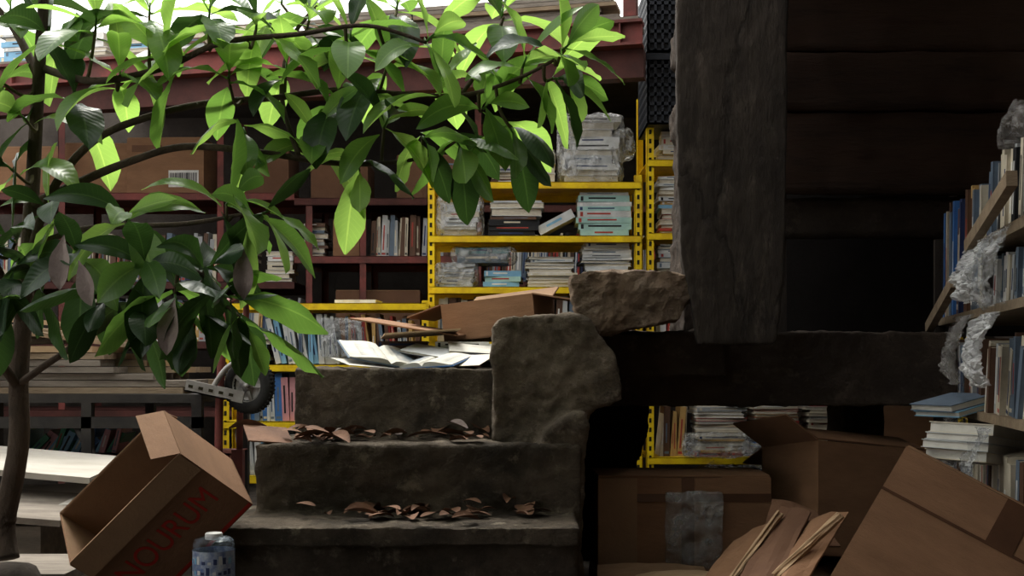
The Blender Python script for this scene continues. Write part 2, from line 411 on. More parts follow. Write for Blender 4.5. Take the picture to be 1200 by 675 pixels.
# ---------------- racks
def rack(name,xs,y0,y1,shelves,zt,m='yellow',thick=.035,holes=True,uw=.035):
    mb=MB()
    for ui,x in enumerate(xs):
        top=zt[ui] if isinstance(zt,(list,tuple)) else zt
        for y,sg in((y0,1),(y1,-1)):
            mb.box((x-uw/2,min(y,y+.003*sg),0),(x+uw/2,max(y,y+.003*sg),top),m)
            mb.box((x-uw/2,min(y,y+.035*sg),0),(x-uw/2+.003,max(y,y+.035*sg),top),m)
        if holes:
            z=.03
            while z<top-.03:
                mb.box((x-.006,y0-.0012,z),(x+.006,y0+.0035,z+.022),'hole');z+=.045
    for (xa,xb,z,mm) in shelves:
        mb.box((xa,y0-.004,z-thick),(xb,y0-.001,z),mm or m);mb.box((xa,y1+.001,z-thick),(xb,y1+.004,z),mm or m)
        mb.box((xa,y0-.004,z-.003),(xb,y1+.004,z),mm or m)
        mb.box((xa,y0-.004,z-thick),(xb,y0+.014,z-thick+.003),mm or m)
    return mb.build(name)
s1=[(X(503),X(751),Z(y),None) for y in (213,276,336,400)]+[(X(503),X(751),.4,None),(X(503),X(751),.1,None)]
rack('yellow_steel_shelving',[X(505),X(748)],5.5,5.95,s1,Z(205))
s2=[(X(760),X(1130),z,None) for z in (Z(187),Z(273),Z(345),.80,Z(536),.07)]
rack('yellow_steel_shelving',[X(762),X(1130)],5.5,5.95,s2,[Z(92),Z(92)])
D3=5.25
s3=[(X(262,D3),X(500,D3),Z(y,D3),None) for y in (355,427,494,558)]
rack('yellow_steel_shelving',[X(264,D3),X(498,D3)],5.25,5.48,s3,Z(352,D3))
D4=6.7
def X4(p):return X(p,D4)
def Z4(p):return Z(p,D4)
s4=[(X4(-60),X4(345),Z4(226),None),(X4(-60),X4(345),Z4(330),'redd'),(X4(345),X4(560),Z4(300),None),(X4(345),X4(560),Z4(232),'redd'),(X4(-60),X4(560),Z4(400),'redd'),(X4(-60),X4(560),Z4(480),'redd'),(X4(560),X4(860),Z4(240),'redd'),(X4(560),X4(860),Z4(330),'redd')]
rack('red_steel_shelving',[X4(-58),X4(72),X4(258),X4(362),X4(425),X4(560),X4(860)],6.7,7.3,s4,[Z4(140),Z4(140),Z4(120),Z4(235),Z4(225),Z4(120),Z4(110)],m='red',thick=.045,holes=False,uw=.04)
def bar_label(mb):
    mb.box((.02,-.202,.04),(.20,-.2005,.14),'white')
    x=.03
    while x<.19:
        w=U(.002,.006);mb.box((x,-.2035,.06),(x+w,-.202,.125),'blk');x+=w+U(.002,.006)
    mb.box((-.2,-.2015,.25),(-.02,-.2005,.29),'cardd')
def shut(w,d_,h,px,py,m='card',y=6.95,**k): carton('cardboard_carton',w,d_,h,rot((X4(px),y,Z4(py)+.001),0,0,U(-3,3)),(-90,-90,-90,-90),m=m,**k)
shut(.46,.40,.33,192,226,extra=bar_label)
shut(.38,.36,.30,108,226);shut(.36,.36,.28,30,226);shut(.34,.34,.24,-30,226,'cardd')
shut(.30,.36,.26,305,226,'cardd')
shut(.16,.34,.22,402,300,'card')
shut(.5,.36,.3,440,400,'cardd');shut(.36,.36,.26,500,232,'cardd');shut(.34,.3,.22,395,232,'cardd')
DK=['brown','slate','grey','brown','cream','blackc','lgrey','slate']
row('book_row',X4(433),X4(550),6.75,Z4(300)+.001,.25,DK)
stack('book_stack',X4(350),X4(382),6.75,Z4(300)+.001,Z4(300)+.2,['brown','slate','grey'],spine=.8)
stack('book_stack',X4(540),X4(556),6.75,Z4(232)+.001,Z4(195),['brown','blackc','slate'])
stack('book_stack',X4(308),X4(343),6.72,Z4(330)+.001,Z4(330)+.18,['white','lgrey','cream','white'],spine=.3)
row('book_row',X4(75),X4(250),6.75,Z4(330)+.001,.30,DK)
row('book_row',X4(-50),X4(65),6.75,Z4(330)+.001,.28,['brown','slate','cream','lgrey'])
row('book_row',X4(80),X4(350),6.75,Z4(400)+.001,.26,['brown','slate','grey','cream','lgrey','ochre'])
stack('book_stack',X4(262),X4(298),6.72,Z4(330)+.001,Z4(330)+.30,['brown','cream','grey'],spine=.5)
stack('book_stack',X4(575),X4(625),6.72,Z4(240)+.001,Z4(240)+.3,['brown','cream','grey'],spine=.5)
row('book_row',X4(570),X4(850),6.75,Z4(330)+.001,.30,['brown','slate','grey','redc','cream','blackc'])
d=5.53
z=Z(213)+.001
stack('book_stack',X(658),X(726),d,z,Z(135),['white','lgrey','white','cream'],t=(.02,.04),spine=.4,jit=.02)
wrap('plastic_wrap',(X(655),d-.02,z),(X(732),d+.22,Z(131)),seed=3,amp=.009)
wrap('plastic_wrap',(X(722),d+.02,Z(178)),(X(746),d+.2,Z(146)),seed=4,amp=.014)
stack('book_stack',X(602),X(652),d,z,Z(174),['white','lgrey','white'],t=(.03,.05),spine=.3)
stack('book_stack',X(524),X(560),d,z,Z(190),['slate','brown','green'],t=(.02,.04))
z=Z(276)+.001
stack('book_stack',X(514),X(562),d,z,Z(236),['white','lgrey','cream'],t=(.015,.04))
wrap('plastic_wrap',(X(511),d-.02,z),(X(566),d+.22,Z(227)),'film',seed=5,amp=.009)
stack('book_stack',X(569),X(632),d,z,Z(253),['brown','blackc','blackc'],t=(.02,.03),spine=1)
stack('book_stack',X(572),X(640),d,Z(252),Z(234),['white','lgrey'],t=(.02,.04),spine=.3)
mb=MB();book(mb,rot((X(634),d+.01,z+.005),0,-28,0)@frame((0,0,0),(0,1,0),(1,0,0),(0,0,-1))@Matrix.Translation((0,0,-.045)),.18,.19,.045,'lgrey','sky');mb.build('leaning_book')
stack('book_stack',X(676),X(742),d,z,Z(224),['pteal','pteal','pteal','lgrey'],t=(.02,.032),spine=1,jit=.004,rz=1.0)
z=Z(336)+.001
stack('book_stack',X(512),X(557),d,z,Z(308),['grey','lgrey','slate'],t=(.01,.02))
stack('book_stack',X(562),X(613),d,z,Z(315),['pteal','sky','pteal'],t=(.02,.03),spine=1)
stack('book_stack',X(530),X(600),d+.01,Z(307),Z(289),['teal','slate'],t=(.04,.06),spine=1,jit=.003)
wrap('plastic_wrap',(X(508),d-.02,z),(X(560),d+.2,Z(306)),seed=7,amp=.008)
wrap('plastic_wrap',(X(528),d-.01,Z(308)),(X(606),d+.2,Z(288)),seed=8,amp=.007)
stack('book_stack',X(616),X(677),d,z,Z(300),['white','cream','lgrey'],t=(.012,.03),spine=.3)
stack('book_stack',X(682),X(742),d,z,Z(282),['white','navy','lgrey','white','slate'],t=(.012,.022),spine=.8)
z=Z(400)+.001
row('book_row',X(512),X(735),d,z,.22,['lgrey','slate','cream','brown'])
z=Z(187)+.001
stack('book_stack',X(772),X(830),d,z,Z(152),['cream','brown','white'])
z=Z(273)+.001
stack('book_stack',X(770),X(830),d,z,Z(205),['white','sky','lgrey','ochre','redc','cream'],t=(.012,.03))
z=Z(345)+.001
stack('book_stack',X(770),X(830),d,z,Z(285),['white','slate','lgrey','navy'],t=(.012,.03))
z=Z(536)+.001
row('book_row',X(775),X(806),d+.03,z,.25,['cream','brown','ochre','cream'],lean=10)
P3=['cream','cream','white','ochre','redc','grey','cream']
stack('book_stack',X(815),X(877),d,z,Z(474),P3,t=(.01,.022),spine=.35)
stack('book_stack',X(882),X(942),d,z,Z(474),P3+['redc','blue'],t=(.01,.02),spine=.4)
stack('book_stack',X(947),X(1004),d,z,Z(474),P3,t=(.01,.022),spine=.35)
wrap('plastic_wrap',(X(800),5.44,Z(536)+.001),(X(880),5.54,Z(508)),'film',seed=9,amp=.011)
wrap('plastic_wrap',(X(882),5.45,Z(536)+.001),(X(950),5.54,Z(518)),'film',seed=11,amp=.010)
carton('cardboard_carton',.36,.34,.24,rot((X(1055),5.72,z)),(-90,-90,-90,-90),m='card',tape=True)
z=.071
row('book_row',X(830),X(930),d,z,.20,['blue','white','slate','navy','cream'],lean=18,t=(.02,.05))
wrap('plastic_wrap',(X(825),5.46,z),(X(940),5.7,Z(545)),'filmd',seed=13,amp=.016)
z=.801
row('book_row',X(775),X(1100),d,z,.25,P3)
dd=5.27
G=['lgrey','grey','slate','white','sky','lgrey','pink','grey','white','blue']
z=Z(427,D3)+.001
row('book_row',X(322,D3),X(398,D3),dd,z,.235,['lgrey','sky','slate','lgrey','white','grey'],lean=-14,t=(.012,.028))
row('book_row',X(404,D3),X(486,D3),dd,z,.235,['brown','slate','grey','ochre','redc','lgrey'],lean=-10,t=(.01,.022))
wrap('plastic_wrap',(X(375,D3),5.22,z+.03),(X(425,D3),5.275,Z(372,D3)),'film',seed=15,amp=.008)
stack('book_stack',X(275,D3),X(316,D3),dd,z,z+.14,['slate','grey','brown','cream'])
z=Z(494,D3)+.001
row('book_row',X(280,D3),X(486,D3),dd,z,.235,G,lean=-6)
z=Z(558,D3)+.001
row('book_row',X(280,D3),X(486,D3),dd,z,.22,['sky','lgrey','white','slate'],lean=-8)
z=Z(355,D3)+.001
stack('book_stack',X(385,D3),X(440,D3),dd,z,z+.02,['white','grey'])

# ---- steel beam + deck
A=Vector((X(753,5.20),5.20,0));B=Vector((X(-60,6.07),6.07,0))
dx=(A-B).normalized();L=(A-B).length;ny=Vector((-dx.y,dx.x,0))
zt=2.335
T=frame(Vector((B.x,B.y,zt)),dx,ny,(0,0,1))
mb=MB()
mb.box((0,-.035,-.014),(L,.06,0),'red',T);mb.box((0,.0,-.105),(L,.01,-.014),'red',T);mb.box((0,-.035,-.117),(L,.06,-.105),'red',T)
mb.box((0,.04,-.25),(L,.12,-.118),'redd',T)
for k in range(5): mb.box((.4+k*.8,-.03,-.105),(.408+k*.8,0,-.014),'red',T)
mb.build('red_steel_beam')
mb=MB()
for k in range(2):
    mb.box((.02,.0+k*.12,.001),(L-.02,.112+k*.12,.022),'woodg',T)
mb.build('roof_deck_boards')
mb=MB()
for k in range(6):
    a=U(1.9,2.3);zz=.0235+k*.02
    mb.box((a,.01+U(0,.03),zz),(L-U(.1,.25),.14+U(0,.05),zz+.018),random.choice(['wood','woodg','woodg']),T)
mb.box((L-.09,.0,.0235),(L-.03,.08,.13),'red',T)
mb.build('plank_pile')
mb=MB();
mb.tube([T@Vector((2.55,-.05,.16)),T@Vector((2.62,-.06,.06)),T@Vector((2.45,-.055,-.01)),T@Vector((2.2,-.05,.03)),T@Vector((2.0,-.045,.10))],.006,'black');mb.build('hanging_cable')
for k,(a,b,h,c) in enumerate([(.28,.60,.15,['sky','white','lgrey']),(.64,.93,.13,['lgrey','white','blue']),(.97,1.20,.16,['sky','white','white']),(1.26,1.5,.09,['brown','grey','cream']),(1.55,1.80,.11,['cream','brown','slate'])]):
    pc=T@Vector(((a+b)/2,.03,.023))
    stack('book_stack',pc.x-(b-a)/2,pc.x+(b-a)/2,pc.y,pc.z,pc.z+h,c,yaw=-13,rz=2)
mb=MB()
zc=Z(150)+.002;xc0=X(757.5,5.45);xc1=X(830,5.45)
for q in range(2):
    z0=zc+q*.345;z1=z0+.335
    for zz in [z0+i*.045 for i in range(8)]:
        mb.box((xc0,5.42,zz),(xc1,5.428,zz+.016),'crate');mb.box((xc0,5.42,zz),(xc0+.008,5.8,zz+.016),'crate')
        mb.box((xc0,5.792,zz),(xc1,5.8,zz+.016),'crate');mb.box((xc1-.008,5.42,zz),(xc1,5.8,zz+.016),'crate')
    x=xc0
    while x<xc1:
        mb.box((x,5.42,z0),(x+.012,5.428,z1),'crate');mb.box((x,5.792,z0),(x+.012,5.8,z1),'crate');x+=.034
    y=5.42
    while y<5.8:
        mb.box((xc0,y,z0),(xc0+.008,y+.01,z1),'crate');y+=.035
    mb.box((xc0,5.42,z0),(xc1,5.8,z0+.008),'crate')
    mb.box((xc0-.012,5.408,z1-.03),(xc1+.012,5.43,z1),'crate')
    mb.box((xc0+.012,5.435,z0+.01),(xc1-.012,5.785,z1-.06),'blackc')
mb.build('black_plastic_crate')

# ============================================================ things on the stair top
stack('book_stack',X(508,4.0),X(577,4.0),3.93,.752,.752+.085,['blue','white','brown','lgrey'],t=(.02,.04),spine=.8,depth=.25)
stack('book_stack',X(440,4.1),X(500,4.1),4.05,.752,.752+.09,['brown','cardd','slate'],t=(.02,.04),spine=.8,depth=.2)
T=rot((X(588,4.15),4.15,.855),0,-6,-16)
carton('open_cardboard_carton',.34,.30,.135,T,(105,103,70,None),m='card',mi='cardin',fl=.14)
mb=MB()
mb.box((-.24,-.10,0),(.16,.12,.005),'card',rot((X(494,4.05),4.05,.885),3,9,-12))
mb.box((-.12,-.12,0),(.14,.10,.004),'cardo',rot((X(490,4.02),3.97,.862),-3,-4,10))
mb.build('flattened_cardboard')
def openbook(name,T,w,h,cov='white',pg='oldpaper',pic=None):
    mb=MB();n=10
    for s in(-1,1):
        vs=[];fs=[];top=[]
        for i in range(n+1):
            t=i/n;x=s*w*t;z=.014*math.sin(math.pi*min(1,t*1.1)**.6)*(1-t*.3)+ .004
            vs+= [(x,-h/2,z),(x,h/2,z),(x,-h/2,.001),(x,h/2,.001)];top.append((x,z))
        for i in range(n):
            a=i*4;b=a+4
            fs+=[(a,b,b+1,a+1),(a,a+2,b+2,b),(a+1,b+1,b+3,a+3),(a+2,a+3,b+3,b+2)]
        fs.append((n*4,n*4+2,n*4+3,n*4+1))
        mb.add(vs,fs,pg,T=T)
        mb.box((min(0,s*(w+.005)),-h/2-.004,-.003),(max(0,s*(w+.005)),h/2+.004,.001),cov,T)
        if pic:
            sel=top[2:9];vs=[];fs=[]
            for (x,z) in sel: vs+=[(x,-h*.38,z+.0008),(x,h*.36,z+.0008)]
            for i in range(len(sel)-1): fs.append((i*2,i*2+2,i*2+3,i*2+1))
            if s==pic: mb.add(vs,fs,'photo',T=T)
        for r in range(9):
            y=h/2-.03-r*(h-.06)/8
            if pic==s: continue
            (xa,za),(xb,zb_)=top[3],top[7]
            mb.add([(xa,y,za+.0008),(xb,y,zb_+.0008),(xb,y+.004,zb_+.0008),(xa,y+.004,za+.0008)],[(0,1,2,3)],'grey',T=T)
    return mb.build(name)
openbook('open_magazine',rot((X(450,3.78),3.80,.785),17,10,22),.14,.20,'slate',pic=1)
openbook('open_magazine',rot((X(508,3.75),3.76,.765),11,-3,-24),.11,.17,'blue',pic=-1)
mb=MB()
book(mb,rot((X(520,3.9),3.80,.775),14,3,-8),.20,.17,.012,'navy','white')
book(mb,rot((X(528,3.9),3.82,.795),15,4,6),.17,.14,.010,'oldpaper','redc')
book(mb,rot((X(470,3.9),3.84,.800),12,9,-22),.16,.12,.008,'lgrey','navy')
mb.box((-.10,-.07,0),(.10,.07,.0015),'oldpaper',rot((X(432,3.75),3.72,.76),10,4,35))
mb.box((-.09,-.06,0),(.09,.06,.0015),'cream',rot((X(545,3.75),3.73,.77),18,-2,-30))
mb.build('magazine_pile')
def curl(mb,p,L,m,az):
    n=6;W=L*.3
    d=Vector((math.cos(az),math.sin(az),0));s=Vector((-d.y,d.x,0));c=U(.1,1.0);tw=U(-.5,.5);tl=U(-.15,.3)
    vs=[];fs=[]
    for i in range(n+1):
        t=i/n;w=W*math.sin(math.pi*min(.98,max(.03,t)))**.7
        ctr=p+d*(L*t)+s*(L*.12*math.sin(t*3))+Vector((0,0,L*(.5*tl*t+.08*math.sin(t*3+tw))))
        for j in range(5):
            q=(j-2)/2
            vs.append(ctr+s*(w*q*math.cos(c*q*.8))+Vector((0,0,abs(q)**1.6*w*c*.6+q*w*tw*t*.7)))
    zm=min(v.z for v in vs); vs=[v+Vector((0,0,p.z-zm)) for v in vs]
    for i in range(n):
        for j in range(4):fs.append((i*5+j,i*5+j+1,i*5+j+6,i*5+j+5))
    mb.add(vs,fs,m,smooth=True)
mb=MB()
for k in range(44):
    x=U(X(350,3.4),X(575,3.4)) if k>5 else U(X(305,3.4),X(350,3.4))
    if 10<k<26: x=random.gauss(X(390,3.4),.06)
    if 28<=k<36: x=random.gauss(X(530,3.4),.07)
    x=min(max(x,X(305,3.4)),X(572,3.4))
    curl(mb,Vector((x,3.57-abs(random.gauss(0,.12)),.531+(U(0,.03) if R()<.3 else 0))),U(.03,.13),random.choice(['dead','dead','deadg','cardd','dead']),U(0,6.28))
mb.box((-.11,-.09,0),(.02,.07,.004),'dead',rot((X(330,3.42),3.43,.545),14,5,20))
mb.build('fallen_leaves')
mb=MB()
for k in range(40):
    x=random.gauss(-.24,.14) if k%3 else U(-.7,.12)
    x=min(max(x,-.72),.12)
    curl(mb,Vector((x,3.27-abs(random.gauss(0,.10)),.335+(U(0,.03) if R()<.3 else 0))),U(.03,.11),random.choice(['dead','dead','cardd']),U(0,6.28))
mb.build('fallen_leaves')

# ============================================================ left side
b_=.6;a_=.8;q=.7071
Ux=Vector((q,0,q));Wv=Vector((q*a_,b_,-q*a_));Vv=Vector((q*b_,-a_,-q*b_))
A0=P(70,603,2.97)
Lu,Lv,Lw=.385,.235,.25
ctr=A0+Ux*Lu/2+Vv*Lv/2+Wv*Lw
zl=-Wv; xl=Ux; yl=zl.cross(xl)
Tb=frame(ctr,xl,yl,zl)
sgnV=1 if yl.dot(Vv)>0 else -1
lc=carton('printed_cardboard_carton',Lu,Lv,Lw,Tb,(-50,None,172 if sgnV>0 else 150,150 if sgnV>0 else 172),m='card',mi='cardin',fl=.07)
bpy.context.view_layer.update()
def text_on(parent,s,T,size,m):
    cu=bpy.data.curves.new('print','FONT');cu.body=s;cu.size=size;cu.align_x='CENTER';cu.align_y='CENTER';cu.extrude=.0004
    cu.materials.append(M[m])
    o=bpy.data.objects.new('printed_lettering',cu);scene.collection.objects.link(o);o.matrix_world=T
    o.parent=parent;o.matrix_parent_inverse=parent.matrix_world.inverted()
    return o
fc=A0+Ux*Lu*.5+Vv*(Lv+.0012)+Wv*Lw*.55
tz=Vv;tx=Ux;ty=tz.cross(tx)
tt=frame(fc,tx,ty,tz)
text_on(lc,'NOURUM',tt@Matrix.Diagonal((1,1.3,1,1)),.072,'redink')
mb=MB()
F2=frame(A0+Ux*Lu*.5+Vv*(Lv+.0008)+Wv*Lw*.5,tx,ty,tz)
mb.box((-.19,-.122,-.0008),(.19,-.112,.0003),'redink',F2)
mb.build('printed_stripe',parent=lc)
# bottle (squat, labelled, clear plastic)
mb=MB();r=.049
cz=P(248,0,2.72)
Tc=Matrix.Translation((cz.x,2.74,.146))
prof=[(0,.0),(r*.9,.0),(r,.008)]
for i in range(12): prof+= [(r,.012+i*.013),(r*.955,.0165+i*.013),(r,.021+i*.013)]
prof+=[(r,.18),(r*.95,.187),(r*.8,.193),(r*.42,.197)]
mb.lathe(prof,'clear',T=Tc)
mb.lathe([(r*.42,.19),(r*.42,.203),(r*.38,.205),(0,.205)],'white',T=Tc)
mb.lathe([(r+.0008,.05),(r+.0008,.165)],'canb',T=Tc)
for k in range(9):
    a0=-2.6+k*.26
    for zz in (.055,.085,.11,.135):
        F=Tc@Matrix.Rotation(a0+U(-.05,.05),4,'Z')
        mb.box((r,-.004,zz),(r+.0016,.004,zz+U(.006,.02)),random.choice(['white','lgrey','sky','navy','navy']),F)
mb.build('plastic_bottle')
# bench
Db=4.0
mb=MB()
zt_=Z(462,Db);xe=X(236,Db)
mb.box((-2.2,4.0,zt_-.03),(xe,4.75,zt_),'dsteel')
mb.box((-2.2,4.0,zt_-.12),(xe,4.03,zt_-.08),'dsteel')
for x in (X(95,Db),xe-.035,-2.15):
    for y in (4.0,4.7): mb.box((x,y,0),(x+.035,y+.035,zt_-.03),'dsteel')
mb.tube([Vector((X(85,Db),4.02,zt_-.1)),Vector((X(150,Db),4.02,.2)),Vector((X(165,Db),4.02,0.03))],.014,'dsteel',sub=1)
mb.box((-2.2,4.4,Z(532,4.4)-.03),(xe,4.44,Z(532,4.4)),'red');mb.box((-2.2,4.4,Z(532,4.4)-.004),(xe,4.70,Z(532,4.4)),'red')
mb.build('steel_workbench')
row('book_row',X(30,4.5),X(145,4.5),4.46,Z(532,4.4)+.001,.11,['sky','redc','white','green','pink','blue','sky'],lean=50,t=(.015,.03),depth=.15)
mb=MB()
for k in range(26):
    lay=k//4;zz=zt_+.001+lay*.0245
    xr=U(X(150,Db),X(236,Db)) - lay*.03
    l=U(.7,1.3)
    F=rot((xr,4.04+(k%4)*.15+U(0,.02),zz),0,0,U(-4,4))
    mb.box((-l,0,0),(0,U(.08,.14),.022),random.choice(['wood','woodg','cardo','woodg']),F)
for k in range(6):
    F=rot((X(150-k*10,3.9),4.15+k*.06,zt_+.155+k*.018),0,U(-3,9),U(-10,12))
    mb.box((-.75,0,0),(0,.09,.018),random.choice(['wood','cardo','woodg']),F)
mb.build('plank_pile')
mb=MB()
for k,(px,py,dd_,ln,a,m_) in enumerate([(105,560,3.6,.9,4,'pale'),(110,590,3.55,.9,-3,'pale'),(70,610,3.4,.7,3,'woodg')]):
    p=P(px,py,dd_);mb.box((-ln,0,-.02),(0,.3,0),m_,rot(p,8,a,-8))
mb.box((-2.1,3.5,0),(-1.45,3.9,.26),'woodg')
mb.build('board_offcuts')
mb=MB()
for k in range(7):
    zz=.002+k*.03;mb.box((-1.95+U(0,.1),2.95+U(0,.1),zz),(X(98,3.0)-U(0,.08),3.3,zz+.026),random.choice(['woodg','pale','pale']))
mb.build('plank_pile')
# trolley with wheel
hub=P(292,452,3.90);emp=bpy.data.objects.new('hand_trolley',None);scene.collection.objects.link(emp);emp.matrix_world=Matrix.Translation(hub)
bpy.context.view_layer.update()
Rw=.096
Tw=Matrix.Translation(hub)@Matrix.Rotation(math.radians(-20),4,'Z')@Matrix.Rotation(math.radians(90),4,'X')
mb=MB();prof=[]
for i in range(17):
    a=2*math.pi*i/16;prof.append((Rw-.024+.024*math.cos(a),.024*math.sin(a)))
mb.lathe(prof,'rubber',seg=48,T=Tw)
for k in range(44):
    F=Tw@Matrix.Rotation(2*math.pi*k/44,4,'Z');mb.box((Rw-.006,-.0022,-.012),(Rw+.0012,.0022,.012),'rubber',F)
mb.build('tyre',parent=emp)
mb=MB();mb.lathe([(.062,-.016),(.055,-.018),(.05,-.008),(.02,-.006),(.018,-.02),(0,-.02)],'steel',T=Tw);mb.lathe([(.062,.016),(.055,.018),(.05,.008),(.02,.006),(.018,.02),(0,.02)],'steel',T=Tw)
for k in range(5):
    F=Tw@Matrix.Rotation(2*math.pi*k/5,4,'Z');
    for s in(-1,1):mb.box((.018,-.006,s*.012-.004),(.06,.006,s*.012+.004),'steel',F)
mb.build('wheel_hub',parent=emp)
mb=MB()
mb.tube([hub+Vector((0,-.05,0)),hub+Vector((0,.05,0)),hub+Vector((-.02,.4,-.01))],.008,'steel')
F=Matrix.Translation(hub)@Matrix.Rotation(math.radians(12),4,'Y')
mb.box((-.20,-.05,-.06),(-.0,-.04,-.02),'steel',F);mb.box((-.20,-.05,-.06),(-.04,.25,-.055),'woodg',F)
for k in range(5):mb.box((-.19+k*.035,-.0515,-.045),(-.175+k*.035,-.049,-.035),'hole',F)
mb.tube([hub+Vector((-.13,-.03,-.03)),hub+Vector((-.07,-.035,.06)),hub+Vector((0,-.04,.09)),hub+Vector((.06,-.04,.08))],.009,'steel')
mb.tube([hub+Vector((-.105,.0,-.25)),hub+Vector((-.10,.0,.0)),hub+Vector((-.08,.0,.28))],.014,'red')
mb.tube([hub+Vector((-.105,.3,-.25)),hub+Vector((-.10,.3,.0)),hub+Vector((-.08,.3,.28)),hub+Vector((-.08,.15,.31)),hub+Vector((-.08,.0,.28))],.012,'red')
mb.box((-.13,-.02,-.68),(-.09,.02,-.24),'red',Matrix.Translation(hub));mb.box((-.13,.28,-.68),(-.09,.32,-.24),'red',Matrix.Translation(hub))
mb.build('trolley_frame',parent=emp)

# ============================================================ right side
slab_=MB();slab_.rbox((.262,3.15,0),(.84,3.90,.100),'cardd',r=.01,amp=.005,cell=.05,seed=23);slab_.build('flattened_cardboard')
Tm=rot((.262+.277,3.72,.107),0,0,1)
carton('taped_cardboard_carton',.545,.30,.295,Tm,(-90,-90,-88,-88),m='card',mi='card',fl=.15,tape=True,
  extra=lambda mb:(mb.box((-.272,-.158,.01),(-.15,-.1505,.295),'cardin'),mb.box((-.01,-.1535,.0),(.03,-.1505,.295),'tape'),mb.box((-.15,-.1525,.22),(.272,-.1505,.245),'tape')))
wrap('plastic_wrap',(.48,3.548,.12),(.66,3.562,.36),'film',seed=17,amp=.004)
mb=MB();mb.prism(outl([(668,472),(757,472),(757,500),(750,528),(738,552),(735,600),(735,640),(668,640)],4.1),4.0,4.36,'sack')
weather(mb.build('black_sack'),.012,[(.07,.03,'CLOUDS'),(.025,.012,'CLOUDS')])
carton('cardboard_carton',.42,.32,.36,rot((X(1010,3.55),3.76,.12),-8,6,20),(110,60,110,-70),m='card',mi='cardd',fl=.14)
mb=MB();mb.rbox((X(955,3.6),3.5,0),(X(1110,3.6),3.95,.095),'cardd',r=.01,amp=.006,cell=.05,seed=3);mb.build('flattened_cardboard')
mb=MB()
def quadsheet(c0,c1,c2,c3,m,bend=.01):
    """card panel through four corners (c0 c1 bottom, c3 c2 top)"""
    n=8;c0,c1,c2,c3=[Vector(c) for c in (c0,c1,c2,c3)]
    nr=(c1-c0).cross(c3-c0).normalized()
    vs=[]
    for i in range(n+1):
        for j in range(n+1):
            u=i/n;v=j/n
            p=(c0*(1-u)+c1*u)*(1-v)+(c3*(1-u)+c2*u)*v
            vs.append(p+nr*(bend*4*u*(1-u)+.008*noise.noise(Vector((u*4,v*4,c0.x*9)))))
    k=len(vs);vs+=[v-nr*.005 for v in vs];fs=[]
    for i in range(n):
        for j in range(n):
            a=i*(n+1)+j;fs.append((a,a+n+1,a+n+2,a+1));fs.append((k+a,k+a+1,k+a+n+2,k+a+n+1))
    for i in range(n):
        a=i*(n+1);b=a+n+1;fs.append((a,k+a,k+b,b));a+=n;b+=n;fs.append((a,b,k+b,k+a))
        a=i;fs.append((a,a+1,k+a+1,k+a));a=n*(n+1)+i;fs.append((a,k+a,k+a+1,a+1))
    mb.add(vs,fs,m)
quadsheet(P(815,690,3.1),P(880,690,3.0),P(915,607,3.2),P(853,640,3.35),'card')
quadsheet(P(862,685,2.95),P(905,690,2.85),P(950,600,3.1),P(912,595,3.25),'cardd')
quadsheet(P(895,690,2.9),P(935,695,2.8),P(995,600,3.0),P(925,625,3.15),'card',.02)
quadsheet(P(905,672,2.88),P(912,680,2.88),P(990,607,2.95),P(982,600,2.95),'cardo',.004)
quadsheet(P(855,676,3.0),P(862,682,3.0),P(918,604,3.15),P(911,598,3.15),'cardo',.004)
quadsheet(P(890,640,3.2),P(985,640,3.1),P(955,598,3.3),P(905,585,3.35),'cardd')
quadsheet(P(700,700,3.3),P(840,700,3.3),P(825,664,3.5),P(700,662,3.5),'cardin')
quadsheet(P(730,690,3.2),P(850,690,3.15),P(830,670,3.35),P(745,674,3.42),'cardo')
mb.build('torn_cardboard_flaps')
# big tilted carton
uu=Vector((.80,-.36,-.45)).normalized();vv=Vector((-.60,-.30,-.82));vv=(vv-uu*vv.dot(uu)).normalized()
C0=P(1062,523,2.55)
W_,H_,D_=.55,.42,.34
zz_=-vv;xx_=uu;yy_=zz_.cross(xx_)
cc=C0+uu*W_/2+vv*H_+yy_*D_/2
carton('large_cardboard_carton',W_,D_,H_,frame(cc,xx_,yy_,zz_),(-90,-90,-90,-90),m='card',mi='cardin',tape=True,
   extra=lambda mb:(mb.box((-W_/2,-D_/2-.002,H_*.72),(W_/2,-D_/2-.0005,H_*.735),'tape'),mb.box((-.04,-D_/2-.002,H_*.735),(.02,-D_/2-.0005,H_*1.0),'tape')))
mb=MB();mb.rbox((X(1010,2.4),2.2,0),(1.15,2.8,.14),'cardd',r=.01,amp=.006,cell=.06,seed=33);mb.build('cardboard_bale')
# right book rack
PA=Vector((1.50,4.05,0));PB=Vector((1.16,2.45,0))
ax=(PA-PB).normalized()
inn=Vector((-ax.y,ax.x,0))
if inn.x<0: inn=-inn
zax=ax.cross(inn)
TR=frame(PB,ax,inn,(0,0,1))
if zax.z<0:
    TR=frame(PA,-ax,inn,(0,0,1))
flip=zax.z>=0
LR=(PB-PA).length
def fx(s): return LR-s if flip else s   # s = distance from far end
def rng(a,b): 
    u,v=fx(a),fx(b);return (min(u,v),max(u,v))
mb=MB()
for z_ in (.27,.62,.92):
    mb.box((0,.01,z_-.025),(LR,.34,z_),'timber' if z_<.5 else 'wood' ,TR)
a,b=rng(.78,LR);mb.box((a,.0,1.11-.028),(b,.34,1.11),'wood',TR)
for x_ in (0.0,LR-.04):
    for y_ in (.0,.31): mb.box((x_,y_,0),(x_+.04,y_+.035,1.12 if x_>0 else 1.2),'timber',TR)
a,b=rng(.78,.81);
mb.box((a,.02,.92),(b,.33,1.08),'timber',TR)
mb.build('wooden_bookshelf')
def lrow(z,h,a,b,covs,lean=6,t=(.02,.045),yf=.02,dp=.24):
    row('book_row',a,b,yf,z+.001,h,covs,lean=lean,t=t,depth=dp,T0=TR)
